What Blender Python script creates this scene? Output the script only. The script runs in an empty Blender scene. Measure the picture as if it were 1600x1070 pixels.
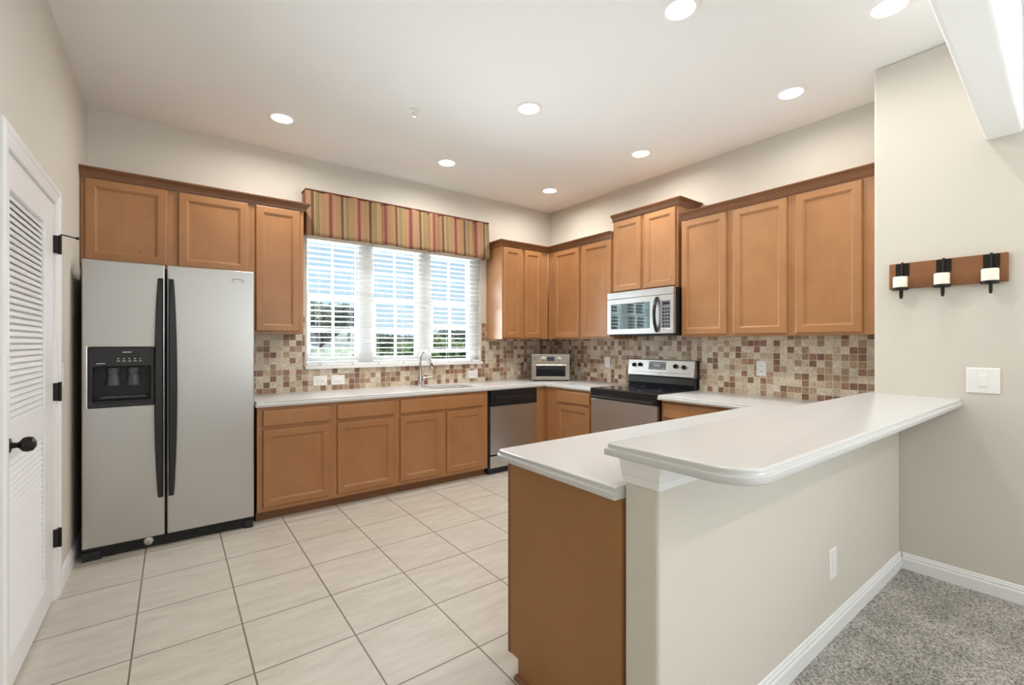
import bpy, bmesh, math, random
from mathutils import Vector, Matrix
random.seed(7)
scene = bpy.context.scene
COL = scene.collection

# ------------------------------------------------------------------ camera
YAW = math.radians(36.75)
cam_data = bpy.data.cameras.new('camera')
cam_data.sensor_width = 36.0
cam_data.lens = 709.0 / 1600.0 * 36.0
cam_data.shift_y = 1.5 / 1600.0
cam_data.clip_start = 0.05
cam_data.clip_end = 400
cam = bpy.data.objects.new('camera', cam_data)
COL.objects.link(cam)
cam.location = (0, 0, 1.35)
cam.rotation_euler = (math.radians(90), 0, -YAW)
scene.camera = cam

# ------------------------------------------------------------------ view
scene.view_settings.view_transform = 'Standard'
scene.view_settings.look = 'None'
scene.view_settings.gamma = 1
scene.view_settings.use_curve_mapping = False
scene.view_settings.exposure = 0.20

# ------------------------------------------------------------------ sky
world = bpy.data.worlds.new('sky')
scene.world = world
world.use_nodes = True
wn = world.node_tree; wn.nodes.clear()
w_out = wn.nodes.new('ShaderNodeOutputWorld')
w_bg = wn.nodes.new('ShaderNodeBackground')
w_tc = wn.nodes.new('ShaderNodeTexCoord')
w_sep = wn.nodes.new('ShaderNodeSeparateXYZ')
w_ramp = wn.nodes.new('ShaderNodeValToRGB')
w_noise = wn.nodes.new('ShaderNodeTexNoise')
w_map = wn.nodes.new('ShaderNodeMapping'); w_map.inputs['Scale'].default_value = (1, 1, 3.5)
w_cr = wn.nodes.new('ShaderNodeValToRGB')
w_mix = wn.nodes.new('ShaderNodeMixRGB')
w_ramp.color_ramp.elements[0].position = 0.0
w_ramp.color_ramp.elements[0].color = (0.62, 0.80, 0.93, 1)
w_ramp.color_ramp.elements[1].position = 0.7
w_ramp.color_ramp.elements[1].color = (0.30, 0.56, 0.86, 1)
w_noise.inputs['Scale'].default_value = 2.6
w_noise.inputs['Detail'].default_value = 7
w_cr.color_ramp.elements[0].position = 0.56
w_cr.color_ramp.elements[0].color = (0, 0, 0, 1)
w_cr.color_ramp.elements[1].position = 0.72
w_cr.color_ramp.elements[1].color = (.8, .8, .8, 1)
wn.links.new(w_tc.outputs['Generated'], w_sep.inputs[0])
wn.links.new(w_sep.outputs['Z'], w_ramp.inputs[0])
wn.links.new(w_tc.outputs['Generated'], w_map.inputs[0])
wn.links.new(w_map.outputs[0], w_noise.inputs['Vector'])
wn.links.new(w_noise.outputs[0], w_cr.inputs[0])
wn.links.new(w_cr.outputs[0], w_mix.inputs[0])
wn.links.new(w_ramp.outputs[0], w_mix.inputs[1])
w_mix.inputs[2].default_value = (0.9, 0.94, 0.97, 1)
wn.links.new(w_mix.outputs[0], w_bg.inputs[0])
w_bg.inputs[1].default_value = 0.9
wn.links.new(w_bg.outputs[0], w_out.inputs[0])

def area_light(name, loc, rot, sx, sy, power, color=(1, 1, 1), shape='RECTANGLE', parent=None, spread=None):
    d = bpy.data.lights.new(name, 'AREA')
    d.shape = shape; d.size = sx
    if shape == 'RECTANGLE': d.size_y = sy
    d.energy = power; d.color = color
    if spread: d.spread = math.radians(spread)
    o = bpy.data.objects.new(name, d); COL.objects.link(o)
    o.location = loc; o.rotation_euler = rot
    if parent: o.parent = parent
    return o

SUN = bpy.data.lights.new('sun', 'SUN'); SUN.energy = 3.0; SUN.angle = 0.01; SUN.color = (1, .95, .86)
sun = bpy.data.objects.new('sun', SUN); COL.objects.link(sun)
sun.rotation_euler = (math.radians(38), 0, math.radians(-25))
sun.location = (0, -12, 14)
# added fill aimed up from unseen rear openings, then daylight at the kitchen window
def aim(x, y, z): return Vector((x, y, z)).to_track_quat('-Z', 'Y').to_euler()
area_light('ceiling_fill_dining', (2.45, -4.90, 1.45), aim(-.05, .40, .91), 1.8, 2.3, 48, (0.92, 0.97, 1.0))  # stands in for bounced light, tilted up to brighten the ceiling
area_light('ceiling_fill_patio', (3.44, -2.9, 1.25), aim(-.60, .05, .80), 2.7, 2.0, 150, (0.92, 0.97, 1.0))  # added fill at an unseen door, lifts ceiling and left wall
area_light('daylight_kitchen_window', (1.93, 5.50, 1.30), aim(0, -.88, .47), 2.6, 1.8, 500, (0.86, 0.94, 1.0))
CAN_POWER = 10.0

# ------------------------------------------------------------------ materials
def _nodes(name):
    m = bpy.data.materials.new(name); m.use_nodes = True
    nt = m.node_tree
    b = nt.nodes['Principled BSDF']
    return m, nt, b

def mat(name, col, rough=0.5, metal=0.0, bump=0.0, bscale=60.0, vary=0.0, spec=None, coat=0.0, emit=None, estr=0.0):
    m, nt, b = _nodes(name)
    b.inputs['Base Color'].default_value = (*col, 1)
    b.inputs['Roughness'].default_value = rough
    b.inputs['Metallic'].default_value = metal
    if spec is not None: b.inputs['Specular IOR Level'].default_value = spec
    if coat: b.inputs['Coat Weight'].default_value = coat; b.inputs['Coat Roughness'].default_value = .15
    tc = nt.nodes.new('ShaderNodeTexCoord')
    n = nt.nodes.new('ShaderNodeTexNoise'); n.inputs['Scale'].default_value = bscale; n.inputs['Detail'].default_value = 4
    nt.links.new(tc.outputs['Object'], n.inputs['Vector'])
    if bump:
        bp = nt.nodes.new('ShaderNodeBump'); bp.inputs['Strength'].default_value = bump; bp.inputs['Distance'].default_value = 0.002
        nt.links.new(n.outputs[0], bp.inputs['Height']); nt.links.new(bp.outputs[0], b.inputs['Normal'])
    if vary:
        r = nt.nodes.new('ShaderNodeMixRGB'); r.inputs[1].default_value = (*[c * (1 - vary) for c in col], 1)
        r.inputs[2].default_value = (*[min(1, c * (1 + vary)) for c in col], 1)
        nt.links.new(n.outputs[0], r.inputs[0]); nt.links.new(r.outputs[0], b.inputs['Base Color'])
    if emit:
        b.inputs['Emission Color'].default_value = (*emit, 1); b.inputs['Emission Strength'].default_value = estr
    return m

def wood(name, c1, c2, rough=0.38, horizontal=False, knots=True):
    m, nt, b = _nodes(name)
    tc = nt.nodes.new('ShaderNodeTexCoord')
    mp = nt.nodes.new('ShaderNodeMapping')
    mp.inputs['Scale'].default_value = (1.6, 1.6, 22) if horizontal else (22, 22, 1.6)
    n = nt.nodes.new('ShaderNodeTexNoise'); n.inputs['Scale'].default_value = 2.0; n.inputs['Detail'].default_value = 6; n.inputs['Distortion'].default_value = .6
    n2 = nt.nodes.new('ShaderNodeTexNoise'); n2.inputs['Scale'].default_value = 5.0; n2.inputs['Detail'].default_value = 3
    mx = nt.nodes.new('ShaderNodeMixRGB'); mx.inputs[1].default_value = (*c1, 1); mx.inputs[2].default_value = (*c2, 1)
    ad = nt.nodes.new('ShaderNodeMath'); ad.operation = 'MULTIPLY_ADD'; ad.inputs[1].default_value = .30; 
    ml = nt.nodes.new('ShaderNodeMath'); ml.operation = 'MULTIPLY'; ml.inputs[1].default_value = .75
    nt.links.new(tc.outputs['Object'], mp.inputs[0]); nt.links.new(mp.outputs[0], n.inputs['Vector'])
    nt.links.new(tc.outputs['Object'], n2.inputs['Vector'])
    nt.links.new(n2.outputs[0], ml.inputs[0])
    nt.links.new(n.outputs[0], ad.inputs[0]); nt.links.new(ml.outputs[0], ad.inputs[2])
    nt.links.new(ad.outputs[0], mx.inputs[0])
    last = mx
    if knots:
        v = nt.nodes.new('ShaderNodeTexVoronoi'); v.inputs['Scale'].default_value = 3.1
        r = nt.nodes.new('ShaderNodeValToRGB'); r.color_ramp.elements[0].position = .015; r.color_ramp.elements[0].color = (.35, .35, .35, 1)
        r.color_ramp.elements[1].position = .06; r.color_ramp.elements[1].color = (1, 1, 1, 1)
        nt.links.new(tc.outputs['Object'], v.inputs['Vector']); nt.links.new(v.outputs['Distance'], r.inputs[0])
        mm = nt.nodes.new('ShaderNodeMixRGB'); mm.blend_type = 'MULTIPLY'; mm.inputs[0].default_value = .7
        nt.links.new(mx.outputs[0], mm.inputs[1]); nt.links.new(r.outputs[0], mm.inputs[2]); last = mm
    nt.links.new(last.outputs[0], b.inputs['Base Color'])
    b.inputs['Roughness'].default_value = rough
    return m

def steel(name, col=(.50, .49, .475), rough=.33, axis='z'):
    m, nt, b = _nodes(name)
    b.inputs['Base Color'].default_value = (*col, 1); b.inputs['Metallic'].default_value = .92
    tc = nt.nodes.new('ShaderNodeTexCoord'); mp = nt.nodes.new('ShaderNodeMapping')
    mp.inputs['Scale'].default_value = (900, 900, 2) if axis == 'z' else (2, 2, 900)
    n = nt.nodes.new('ShaderNodeTexNoise'); n.inputs['Scale'].default_value = 1.0; n.inputs['Detail'].default_value = 2
    nt.links.new(tc.outputs['Object'], mp.inputs[0]); nt.links.new(mp.outputs[0], n.inputs['Vector'])
    mr = nt.nodes.new('ShaderNodeMapRange'); mr.inputs[3].default_value = rough - .02; mr.inputs[4].default_value = rough + .03
    nt.links.new(n.outputs[0], mr.inputs[0]); nt.links.new(mr.outputs[0], b.inputs['Roughness'])
    # slow undulation of the sheet
    n2 = nt.nodes.new('ShaderNodeTexNoise'); n2.inputs['Scale'].default_value = 2.2; n2.inputs['Detail'].default_value = 1
    bp = nt.nodes.new('ShaderNodeBump'); bp.inputs['Strength'].default_value = .25; bp.inputs['Distance'].default_value = .01
    nt.links.new(tc.outputs['Object'], n2.inputs['Vector']); nt.links.new(n2.outputs[0], bp.inputs['Height']); nt.links.new(bp.outputs[0], b.inputs['Normal'])
    return m

def tile_mosaic(name, horiz, z0, h0, pitch=0.0525):
    """small stone mosaic on an upright wall; horiz = 'X' or 'Y' (the wall's run)"""
    m, nt, b = _nodes(name)
    L = nt.links.new
    tc = nt.nodes.new('ShaderNodeTexCoord'); sp = nt.nodes.new('ShaderNodeSeparateXYZ'); L(tc.outputs['Object'], sp.inputs[0])
    def math_(op, a, bb=None, c=None):
        n = nt.nodes.new('ShaderNodeMath'); n.operation = op
        for i, v in enumerate((a, bb, c)):
            if v is None: continue
            if isinstance(v, (int, float)): n.inputs[i].default_value = v
            else: L(v, n.inputs[i])
        return n.outputs[0]
    u = math_('DIVIDE', math_('SUBTRACT', sp.outputs[horiz], h0), pitch)
    w = math_('DIVIDE', math_('SUBTRACT', sp.outputs['Z'], z0), pitch)
    fu, fw = math_('FRACT', u), math_('FRACT', w)
    cu, cw = math_('FLOOR', u), math_('FLOOR', w)
    cmb = nt.nodes.new('ShaderNodeCombineXYZ'); L(cu, cmb.inputs[0]); L(cw, cmb.inputs[1]); cmb.inputs[2].default_value = 3.3 if horiz == 'X' else 8.1
    wnz = nt.nodes.new('ShaderNodeTexWhiteNoise'); wnz.noise_dimensions = '3D'; L(cmb.outputs[0], wnz.inputs['Vector'])
    ramp = nt.nodes.new('ShaderNodeValToRGB'); ramp.color_ramp.interpolation = 'CONSTANT'
    cols = [(0, (.66, .56, .42)), (.22, (.56, .44, .31)), (.36, (.70, .62, .50)), (.55, (.38, .25, .15)), (.68, (.24, .12, .075)), (.79, (.46, .32, .21)), (.90, (.33, .16, .11))]
    ramp.color_ramp.elements[0].position = 0; ramp.color_ramp.elements[0].color = (*cols[0][1], 1)
    ramp.color_ramp.elements[1].position = cols[1][0]; ramp.color_ramp.elements[1].color = (*cols[1][1], 1)
    for p, c in cols[2:]:
        e = ramp.color_ramp.elements.new(p); e.color = (*c, 1)
    L(wnz.outputs[0], ramp.inputs[0])
    ns = nt.nodes.new('ShaderNodeTexNoise'); ns.inputs['Scale'].default_value = 55; ns.inputs['Detail'].default_value = 5; L(tc.outputs['Object'], ns.inputs['Vector'])
    rr = nt.nodes.new('ShaderNodeValToRGB'); rr.color_ramp.elements[0].color = (.68, .66, .64, 1); rr.color_ramp.elements[0].position = .3
    rr.color_ramp.elements[1].color = (1.0, 1.0, 1.0, 1); rr.color_ramp.elements[1].position = .6
    L(ns.outputs[0], rr.inputs[0])
    mul = nt.nodes.new('ShaderNodeMixRGB'); mul.blend_type = 'MULTIPLY'; mul.inputs[0].default_value = 1
    L(ramp.outputs[0], mul.inputs[1]); L(rr.outputs[0], mul.inputs[2])
    g = .035
    mu = math_('MULTIPLY', math_('GREATER_THAN', fu, g), math_('LESS_THAN', fu, 1 - g))
    mw = math_('MULTIPLY', math_('GREATER_THAN', fw, g), math_('LESS_THAN', fw, 1 - g))
    mk = math_('MULTIPLY', mu, mw)
    mix = nt.nodes.new('ShaderNodeMixRGB'); L(mk, mix.inputs[0]); mix.inputs[1].default_value = (.60, .54, .44, 1); L(mul.outputs[0], mix.inputs[2])
    L(mix.outputs[0], b.inputs['Base Color'])
    bp = nt.nodes.new('ShaderNodeBump'); bp.inputs['Strength'].default_value = .5; bp.inputs['Distance'].default_value = .0015
    L(mk, bp.inputs['Height']); L(bp.outputs[0], b.inputs['Normal'])
    b.inputs['Roughness'].default_value = .45
    return m

def floor_tiles(name, x0, y0, pitch):
    m, nt, b = _nodes(name); L = nt.links.new
    tc = nt.nodes.new('ShaderNodeTexCoord'); sp = nt.nodes.new('ShaderNodeSeparateXYZ'); L(tc.outputs['Object'], sp.inputs[0])
    def M_(op, a, bb=None):
        n = nt.nodes.new('ShaderNodeMath'); n.operation = op
        for i, v in enumerate((a, bb)):
            if v is None: continue
            if isinstance(v, (int, float)): n.inputs[i].default_value = v
            else: L(v, n.inputs[i])
        return n.outputs[0]
    u = M_('DIVIDE', M_('SUBTRACT', sp.outputs['X'], x0), pitch); w = M_('DIVIDE', M_('SUBTRACT', sp.outputs['Y'], y0), pitch)
    fu, fw, cu, cw = M_('FRACT', u), M_('FRACT', w), M_('FLOOR', u), M_('FLOOR', w)
    cmb = nt.nodes.new('ShaderNodeCombineXYZ'); L(cu, cmb.inputs[0]); L(cw, cmb.inputs[1])
    wz = nt.nodes.new('ShaderNodeTexWhiteNoise'); L(cmb.outputs[0], wz.inputs['Vector'])
    # veining shifted per tile
    vm = nt.nodes.new('ShaderNodeVectorMath'); vm.operation = 'MULTIPLY_ADD'
    L(wz.outputs['Color'], vm.inputs[0]); vm.inputs[1].default_value = (9, 9, 9); L(tc.outputs['Object'], vm.inputs[2])
    mp = nt.nodes.new('ShaderNodeMapping'); mp.inputs['Rotation'].default_value = (0, 0, .6); mp.inputs['Scale'].default_value = (1.2, 5, 1); L(vm.outputs[0], mp.inputs[0])
    n = nt.nodes.new('ShaderNodeTexNoise'); n.inputs['Scale'].default_value = 3.2; n.inputs['Detail'].default_value = 9; n.inputs['Roughness'].default_value = .68; L(mp.outputs[0], n.inputs['Vector'])
    r = nt.nodes.new('ShaderNodeValToRGB'); r.color_ramp.elements[0].position = .28; r.color_ramp.elements[0].color = (.46, .42, .355, 1)
    r.color_ramp.elements[1].position = .62; r.color_ramp.elements[1].color = (.57, .53, .465, 1); L(n.outputs[0], r.inputs[0])
    g = .0085
    mk = M_('MULTIPLY', M_('MULTIPLY', M_('GREATER_THAN', fu, g), M_('LESS_THAN', fu, 1 - g)), M_('MULTIPLY', M_('GREATER_THAN', fw, g), M_('LESS_THAN', fw, 1 - g)))
    mix = nt.nodes.new('ShaderNodeMixRGB'); L(mk, mix.inputs[0]); mix.inputs[1].default_value = (.17, .14, .11, 1); L(r.outputs[0], mix.inputs[2])
    L(mix.outputs[0], b.inputs['Base Color'])
    bp = nt.nodes.new('ShaderNodeBump'); bp.inputs['Strength'].default_value = .5; bp.inputs['Distance'].default_value = .002
    L(mk, bp.inputs['Height']); L(bp.outputs[0], b.inputs['Normal'])
    b.inputs['Roughness'].default_value = .42
    return m

def fabric_stripes(name, x0, period):
    m, nt, b = _nodes(name); L = nt.links.new
    at = nt.nodes.new('ShaderNodeUVMap'); at.uv_map = 'UVMap'
    sp = nt.nodes.new('ShaderNodeSeparateXYZ'); L(at.outputs[0], sp.inputs[0])
    a = nt.nodes.new('ShaderNodeMath'); a.operation = 'SUBTRACT'; L(sp.outputs['X'], a.inputs[0]); a.inputs[1].default_value = x0
    d = nt.nodes.new('ShaderNodeMath'); d.operation = 'DIVIDE'; L(a.outputs[0], d.inputs[0]); d.inputs[1].default_value = period
    f = nt.nodes.new('ShaderNodeMath'); f.operation = 'FRACT'; L(d.outputs[0], f.inputs[0])
    r = nt.nodes.new('ShaderNodeValToRGB'); r.color_ramp.interpolation = 'CONSTANT'
    brown = (.10, .052, .03); olive = (.19, .145, .062); gold = (.29, .175, .08); red = (.17, .045, .035); tan = (.30, .155, .082); cream = (.35, .245, .145)
    seq = [(0, brown), (.085, gold), (.12, cream), (.135, gold), (.17, olive), (.21, gold), (.225, olive), (.29, cream), (.305, gold), (.42, tan), (.455, gold), (.50, cream), (.515, tan), (.585, red), (.69, tan), (.74, gold), (.77, tan), (.80, cream), (.81, tan), (.86, gold), (.89, tan), (.93, gold), (.96, tan)]
    r.color_ramp.elements[0].position = 0; r.color_ramp.elements[0].color = (*brown, 1)
    r.color_ramp.elements[1].position = seq[1][0]; r.color_ramp.elements[1].color = (*seq[1][1], 1)
    for p, c in seq[2:]:
        e = r.color_ramp.elements.new(p); e.color = (*c, 1)
    L(f.outputs[0], r.inputs[0])
    L(r.outputs[0], b.inputs['Base Color'])
    b.inputs['Roughness'].default_value = .85
    w = nt.nodes.new('ShaderNodeTexNoise'); w.inputs['Scale'].default_value = 700
    bp = nt.nodes.new('ShaderNodeBump'); bp.inputs['Strength'].default_value = .2; bp.inputs['Distance'].default_value = .001; L(w.outputs[0], bp.inputs['Height']); L(bp.outputs[0], b.inputs['Normal'])
    return m

def carpet_mat():
    m, nt, b = _nodes('carpet_pile'); L = nt.links.new
    tc = nt.nodes.new('ShaderNodeTexCoord')
    n = nt.nodes.new('ShaderNodeTexNoise'); n.inputs['Scale'].default_value = 115; n.inputs['Detail'].default_value = 4; n.inputs['Roughness'].default_value = .7; L(tc.outputs['Object'], n.inputs['Vector'])
    r = nt.nodes.new('ShaderNodeValToRGB'); r.color_ramp.elements[0].position = .36; r.color_ramp.elements[0].color = (.17, .15, .13, 1)
    r.color_ramp.elements[1].position = .62; r.color_ramp.elements[1].color = (.76, .72, .67, 1); L(n.outputs[0], r.inputs[0])
    n2 = nt.nodes.new('ShaderNodeTexNoise'); n2.inputs['Scale'].default_value = 5; n2.inputs['Detail'].default_value = 3; L(tc.outputs['Object'], n2.inputs['Vector'])
    r2 = nt.nodes.new('ShaderNodeValToRGB'); r2.color_ramp.elements[0].position = .35; r2.color_ramp.elements[0].color = (.74, .74, .74, 1); r2.color_ramp.elements[1].position = .65; L(n2.outputs[0], r2.inputs[0])
    mm = nt.nodes.new('ShaderNodeMixRGB'); mm.blend_type = 'MULTIPLY'; mm.inputs[0].default_value = 1; L(r.outputs[0], mm.inputs[1]); L(r2.outputs[0], mm.inputs[2])
    L(mm.outputs[0], b.inputs['Base Color']); b.inputs['Roughness'].default_value = 1; b.inputs['Specular IOR Level'].default_value = .1
    bp = nt.nodes.new('ShaderNodeBump'); bp.inputs['Strength'].default_value = .9; bp.inputs['Distance'].default_value = .008; L(n.outputs[0], bp.inputs['Height']); L(bp.outputs[0], b.inputs['Normal'])
    return m

WALL = mat('beige_wall_paint', (.63, .59, .52), .85, bump=.35, bscale=170)
CEIL = mat('white_ceiling_paint', (.87, .865, .85), .9, bump=.3, bscale=120)
TRIM = mat('white_gloss_trim', (.80, .80, .80), .35, bump=.02)
WHITE = mat('white_plastic', (.82, .81, .78), .35, bump=.01)
LOUVER = mat('white_door_paint', (.80, .80, .81), .4, bump=.03)
WOOD = wood('maple_stain', (.285, .120, .043), (.46, .228, .094), knots=False)
WOODP = wood('maple_panel_stain', (.27, .113, .040), (.435, .212, .085))
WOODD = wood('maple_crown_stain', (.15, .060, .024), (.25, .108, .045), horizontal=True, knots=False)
PANEL = wood('maple_end_panel', (.255, .113, .032), (.35, .165, .050), rough=.5, knots=False)
COUNTER = mat('white_solid_surface', (.60, .60, .59), .22, vary=.05, bscale=420)
STEEL = steel('brushed_steel')
STEELH = steel('brushed_steel_horizontal', (.58, .57, .555), .3, 'x')
CHROME = mat('satin_nickel', (.58, .56, .53), .25, .95, bump=.01)
BLACK = mat('black_gloss_plastic', (.012, .013, .016), .22, bump=.01)
BLACKM = mat('black_matte_plastic', (.01, .01, .011), .55, bump=.05)
IRON = mat('dark_bronze_iron', (.02, .017, .015), .42, .6, bump=.2, bscale=200)
GLASSB = mat('black_glass', (.008, .012, .018), .05, 0, bump=.005)
MWGLASS = mat('microwave_door_glass', (.20, .25, .26), .04, .75, bump=.005)
SCREEN = mat('dark_display', (.02, .03, .05), .1, bump=.005)
WAX = mat('ivory_candle_wax', (.85, .80, .68), .5, bump=.05)
BOARD = wood('rustic_board_wood', (.11, .04, .014), (.34, .14, .045), rough=.5, horizontal=True)
TOAST = steel('champagne_steel', (.38, .35, .31), .3, 'x')
DISP = mat('smoked_grey_plastic', (.06, .062, .066), .35, bump=.02)
GREYP = mat('grey_plastic', (.20, .21, .22), .4, bump=.02)
MARK = mat('printed_light_marks', (.6, .62, .65), .5, bump=.01)
LEAF = mat('tree_leaves', (.20, .27, .11), .7, vary=.5, bscale=3)
LEAFD = mat('dark_tree_leaves', (.13, .155, .10), .7, vary=.5, bscale=3)
LEAFY = mat('bright_shrub_leaves', (.33, .38, .12), .7, vary=.4, bscale=3)
BARK = mat('tree_bark', (.10, .07, .05), .9, bump=.5, bscale=30)
GRASS = mat('lawn_grass', (.16, .22, .07), .95, bump=.5, bscale=30, vary=.3)
BLIND = mat('white_blind_slats', (.86, .86, .84), .4, bump=.02)
LAMP = mat('lamp_diffuser', (1, 1, 1), .5, emit=(1, .97, .92), estr=7)
CANTRIM = mat('can_light_trim', (.9, .88, .86), .4, bump=.01)
RUBBER = mat('dark_rubber', (.02, .018, .016), .8, bump=.05)  # near-black rough rubber
GOLD = mat('valance_piping', (.16, .05, .025), .8, bump=.1)
VALF = fabric_stripes('striped_valance_fabric', .985, .262)

def glass_mat():
    m = bpy.data.materials.new('window_glass'); m.use_nodes = True
    nt = m.node_tree; nt.nodes.clear()
    o = nt.nodes.new('ShaderNodeOutputMaterial'); t = nt.nodes.new('ShaderNodeBsdfTransparent'); g = nt.nodes.new('ShaderNodeBsdfGlossy')
    t.inputs[0].default_value = (.95, .98, .98, 1); g.inputs['Roughness'].default_value = .02
    fr = nt.nodes.new('ShaderNodeFresnel'); fr.inputs[0].default_value = 1.45
    mx = nt.nodes.new('ShaderNodeMixShader')
    nt.links.new(fr.outputs[0], mx.inputs[0]); nt.links.new(t.outputs[0], mx.inputs[1]); nt.links.new(g.outputs[0], mx.inputs[2]); nt.links.new(mx.outputs[0], o.inputs[0])
    return m
GLASS = glass_mat()

# ------------------------------------------------------------------ mesh helpers
ORG = {}
class MB:
    """collects geometry in world coordinates"""
    def __init__(s, T=None):
        s.bm = bmesh.new(); s.T = T or (lambda p: p)
    def v(s, *p): return s.bm.verts.new(s.T(p))
    def f(s, vs):
        try: return s.bm.faces.new(vs)
        except ValueError: return None
    def box(s, x0, x1, y0, y1, z0, z1):
        c = [s.v(x, y, z) for z in (z0, z1) for (x, y) in ((x0, y0), (x1, y0), (x1, y1), (x0, y1))]
        for q in ((3, 2, 1, 0), (4, 5, 6, 7), (0, 1, 5, 4), (1, 2, 6, 5), (2, 3, 7, 6), (3, 0, 4, 7)): s.f([c[i] for i in q])
        return s
    def loft(s, rings, cap0=True, cap1=True, closed=True):
        R = [[s.v(*p) for p in r] for r in rings]
        n = len(R[0])
        for a, b in zip(R[:-1], R[1:]):
            for i in range(n if closed else n - 1):
                j = (i + 1) % n; s.f([a[i], a[j], b[j], b[i]])
        if cap0: s.f(list(reversed(R[0])))
        if cap1: s.f(R[-1])
        return s
    def tube(s, pts, r, n=12, cap=True):
        P = [Vector(p) for p in pts]; rs = r if isinstance(r, (list, tuple)) else [r] * len(P)
        rings = []; up = None
        for i, p in enumerate(P):
            t = (P[min(i + 1, len(P) - 1)] - P[max(i - 1, 0)]).normalized()
            if up is None:
                up = Vector((0, 0, 1)) if abs(t.z) < .9 else Vector((1, 0, 0))
            a = t.cross(up).normalized(); b = a.cross(t).normalized(); up = b
            rings.append([tuple(p + a * (math.cos(k * 2 * math.pi / n) * rs[i]) + b * (math.sin(k * 2 * math.pi / n) * rs[i])) for k in range(n)])
        return s.loft(rings, cap, cap)
    def lathe(s, prof, c, axis='z', n=24):
        rings = []
        for r, h in prof:
            ring = []
            for k in range(n):
                a = k * 2 * math.pi / n; x, y = r * math.cos(a), r * math.sin(a)
                if axis == 'z': ring.append((c[0] + x, c[1] + y, c[2] + h))
                elif axis == 'x': ring.append((c[0] + h, c[1] + x, c[2] + y))
                else: ring.append((c[0] + y, c[1] + h, c[2] + x))
            rings.append(ring)
        return s.loft(rings)
    def prism(s, poly, z0, z1):
        return s.loft([[(x, y, z0) for x, y in poly], [(x, y, z1) for x, y in poly]])
    def build(s, name, m, parent=None, loc=None, bevel=0.0, smooth=False, seg=2, angle=35):
        bmesh.ops.recalc_face_normals(s.bm, faces=s.bm.faces[:])
        org = Vector(loc) if loc is not None else (ORG[parent] if parent else Vector((0, 0, 0)))
        for v in s.bm.verts: v.co -= org
        me = bpy.data.meshes.new(name); s.bm.to_mesh(me); s.bm.free()
        if smooth:
            for p in me.polygons: p.use_smooth = True
            try: me.set_sharp_from_angle(angle=math.radians(angle))
            except Exception: pass
        o = bpy.data.objects.new(name, me); COL.objects.link(o)
        me.materials.append(m)
        if parent: o.parent = parent
        else: o.location = org
        ORG[o] = org
        if bevel:
            b = o.modifiers.new('edge', 'BEVEL'); b.width = bevel; b.segments = seg; b.limit_method = 'ANGLE'; b.angle_limit = math.radians(40)
        return o

def thing(name, label, cat, loc, group=None):
    o = bpy.data.objects.new(name, None); COL.objects.link(o); o.location = loc
    o.empty_display_size = .1
    o['label'] = label; o['category'] = cat
    if group: o['group'] = group
    ORG[o] = Vector(loc); return o
def tag(o, label, cat, group=None, kind=None):
    o['label'] = label; o['category'] = cat
    if group: o['group'] = group
    if kind: o['kind'] = kind
    return o
def struct(o): o['kind'] = 'structure'; return o
def box(name, m, d, parent=None, bevel=0.0, loc=None, **k):
    return MB().box(*d).build(name, m, parent, bevel=bevel, loc=loc, **k)

# facing transforms: local (u along the face, w out of the face, z up)
def faceA(y): return lambda p: (p[0], y - p[1], p[2])            # a front that looks towards -Y
def faceB(x): return lambda p: (x - p[1], p[0], p[2])            # a front that looks towards -X
def faceP(y): return lambda p: (p[0], y + p[1], p[2])            # a front that looks towards +Y
def faceW(x): return lambda p: (x + p[1], p[0], p[2])            # a front that looks towards +X
def rect(u0, u1, z0, z1, w, i=0.0): return [(u0 + i, w, z0 + i), (u1 - i, w, z0 + i), (u1 - i, w, z1 - i), (u0 + i, w, z1 - i)]
def shaker(T, u0, u1, z0, z1, name='door', parent=None, m=None, frame=.052):
    mb = MB(T)
    R = [rect(u0, u1, z0, z1, 0), rect(u0, u1, z0, z1, .013), rect(u0, u1, z0, z1, .0185, .004), rect(u0, u1, z0, z1, .020, .009),
         rect(u0, u1, z0, z1, .020, frame), rect(u0, u1, z0, z1, .0165, frame + .004), rect(u0, u1, z0, z1, .0145, frame + .011), rect(u0, u1, z0, z1, .0095, frame + .014)]
    mb.loft(R)
    return mb.build(name, m or WOODP, parent)
def slab(T, u0, u1, z0, z1, name='drawer', parent=None, m=None):
    mb = MB(T)
    mb.loft([rect(u0, u1, z0, z1, 0), rect(u0, u1, z0, z1, .013), rect(u0, u1, z0, z1, .0185, .004), rect(u0, u1, z0, z1, .020, .009)])
    return mb.build(name, m or WOOD, parent)
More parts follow.
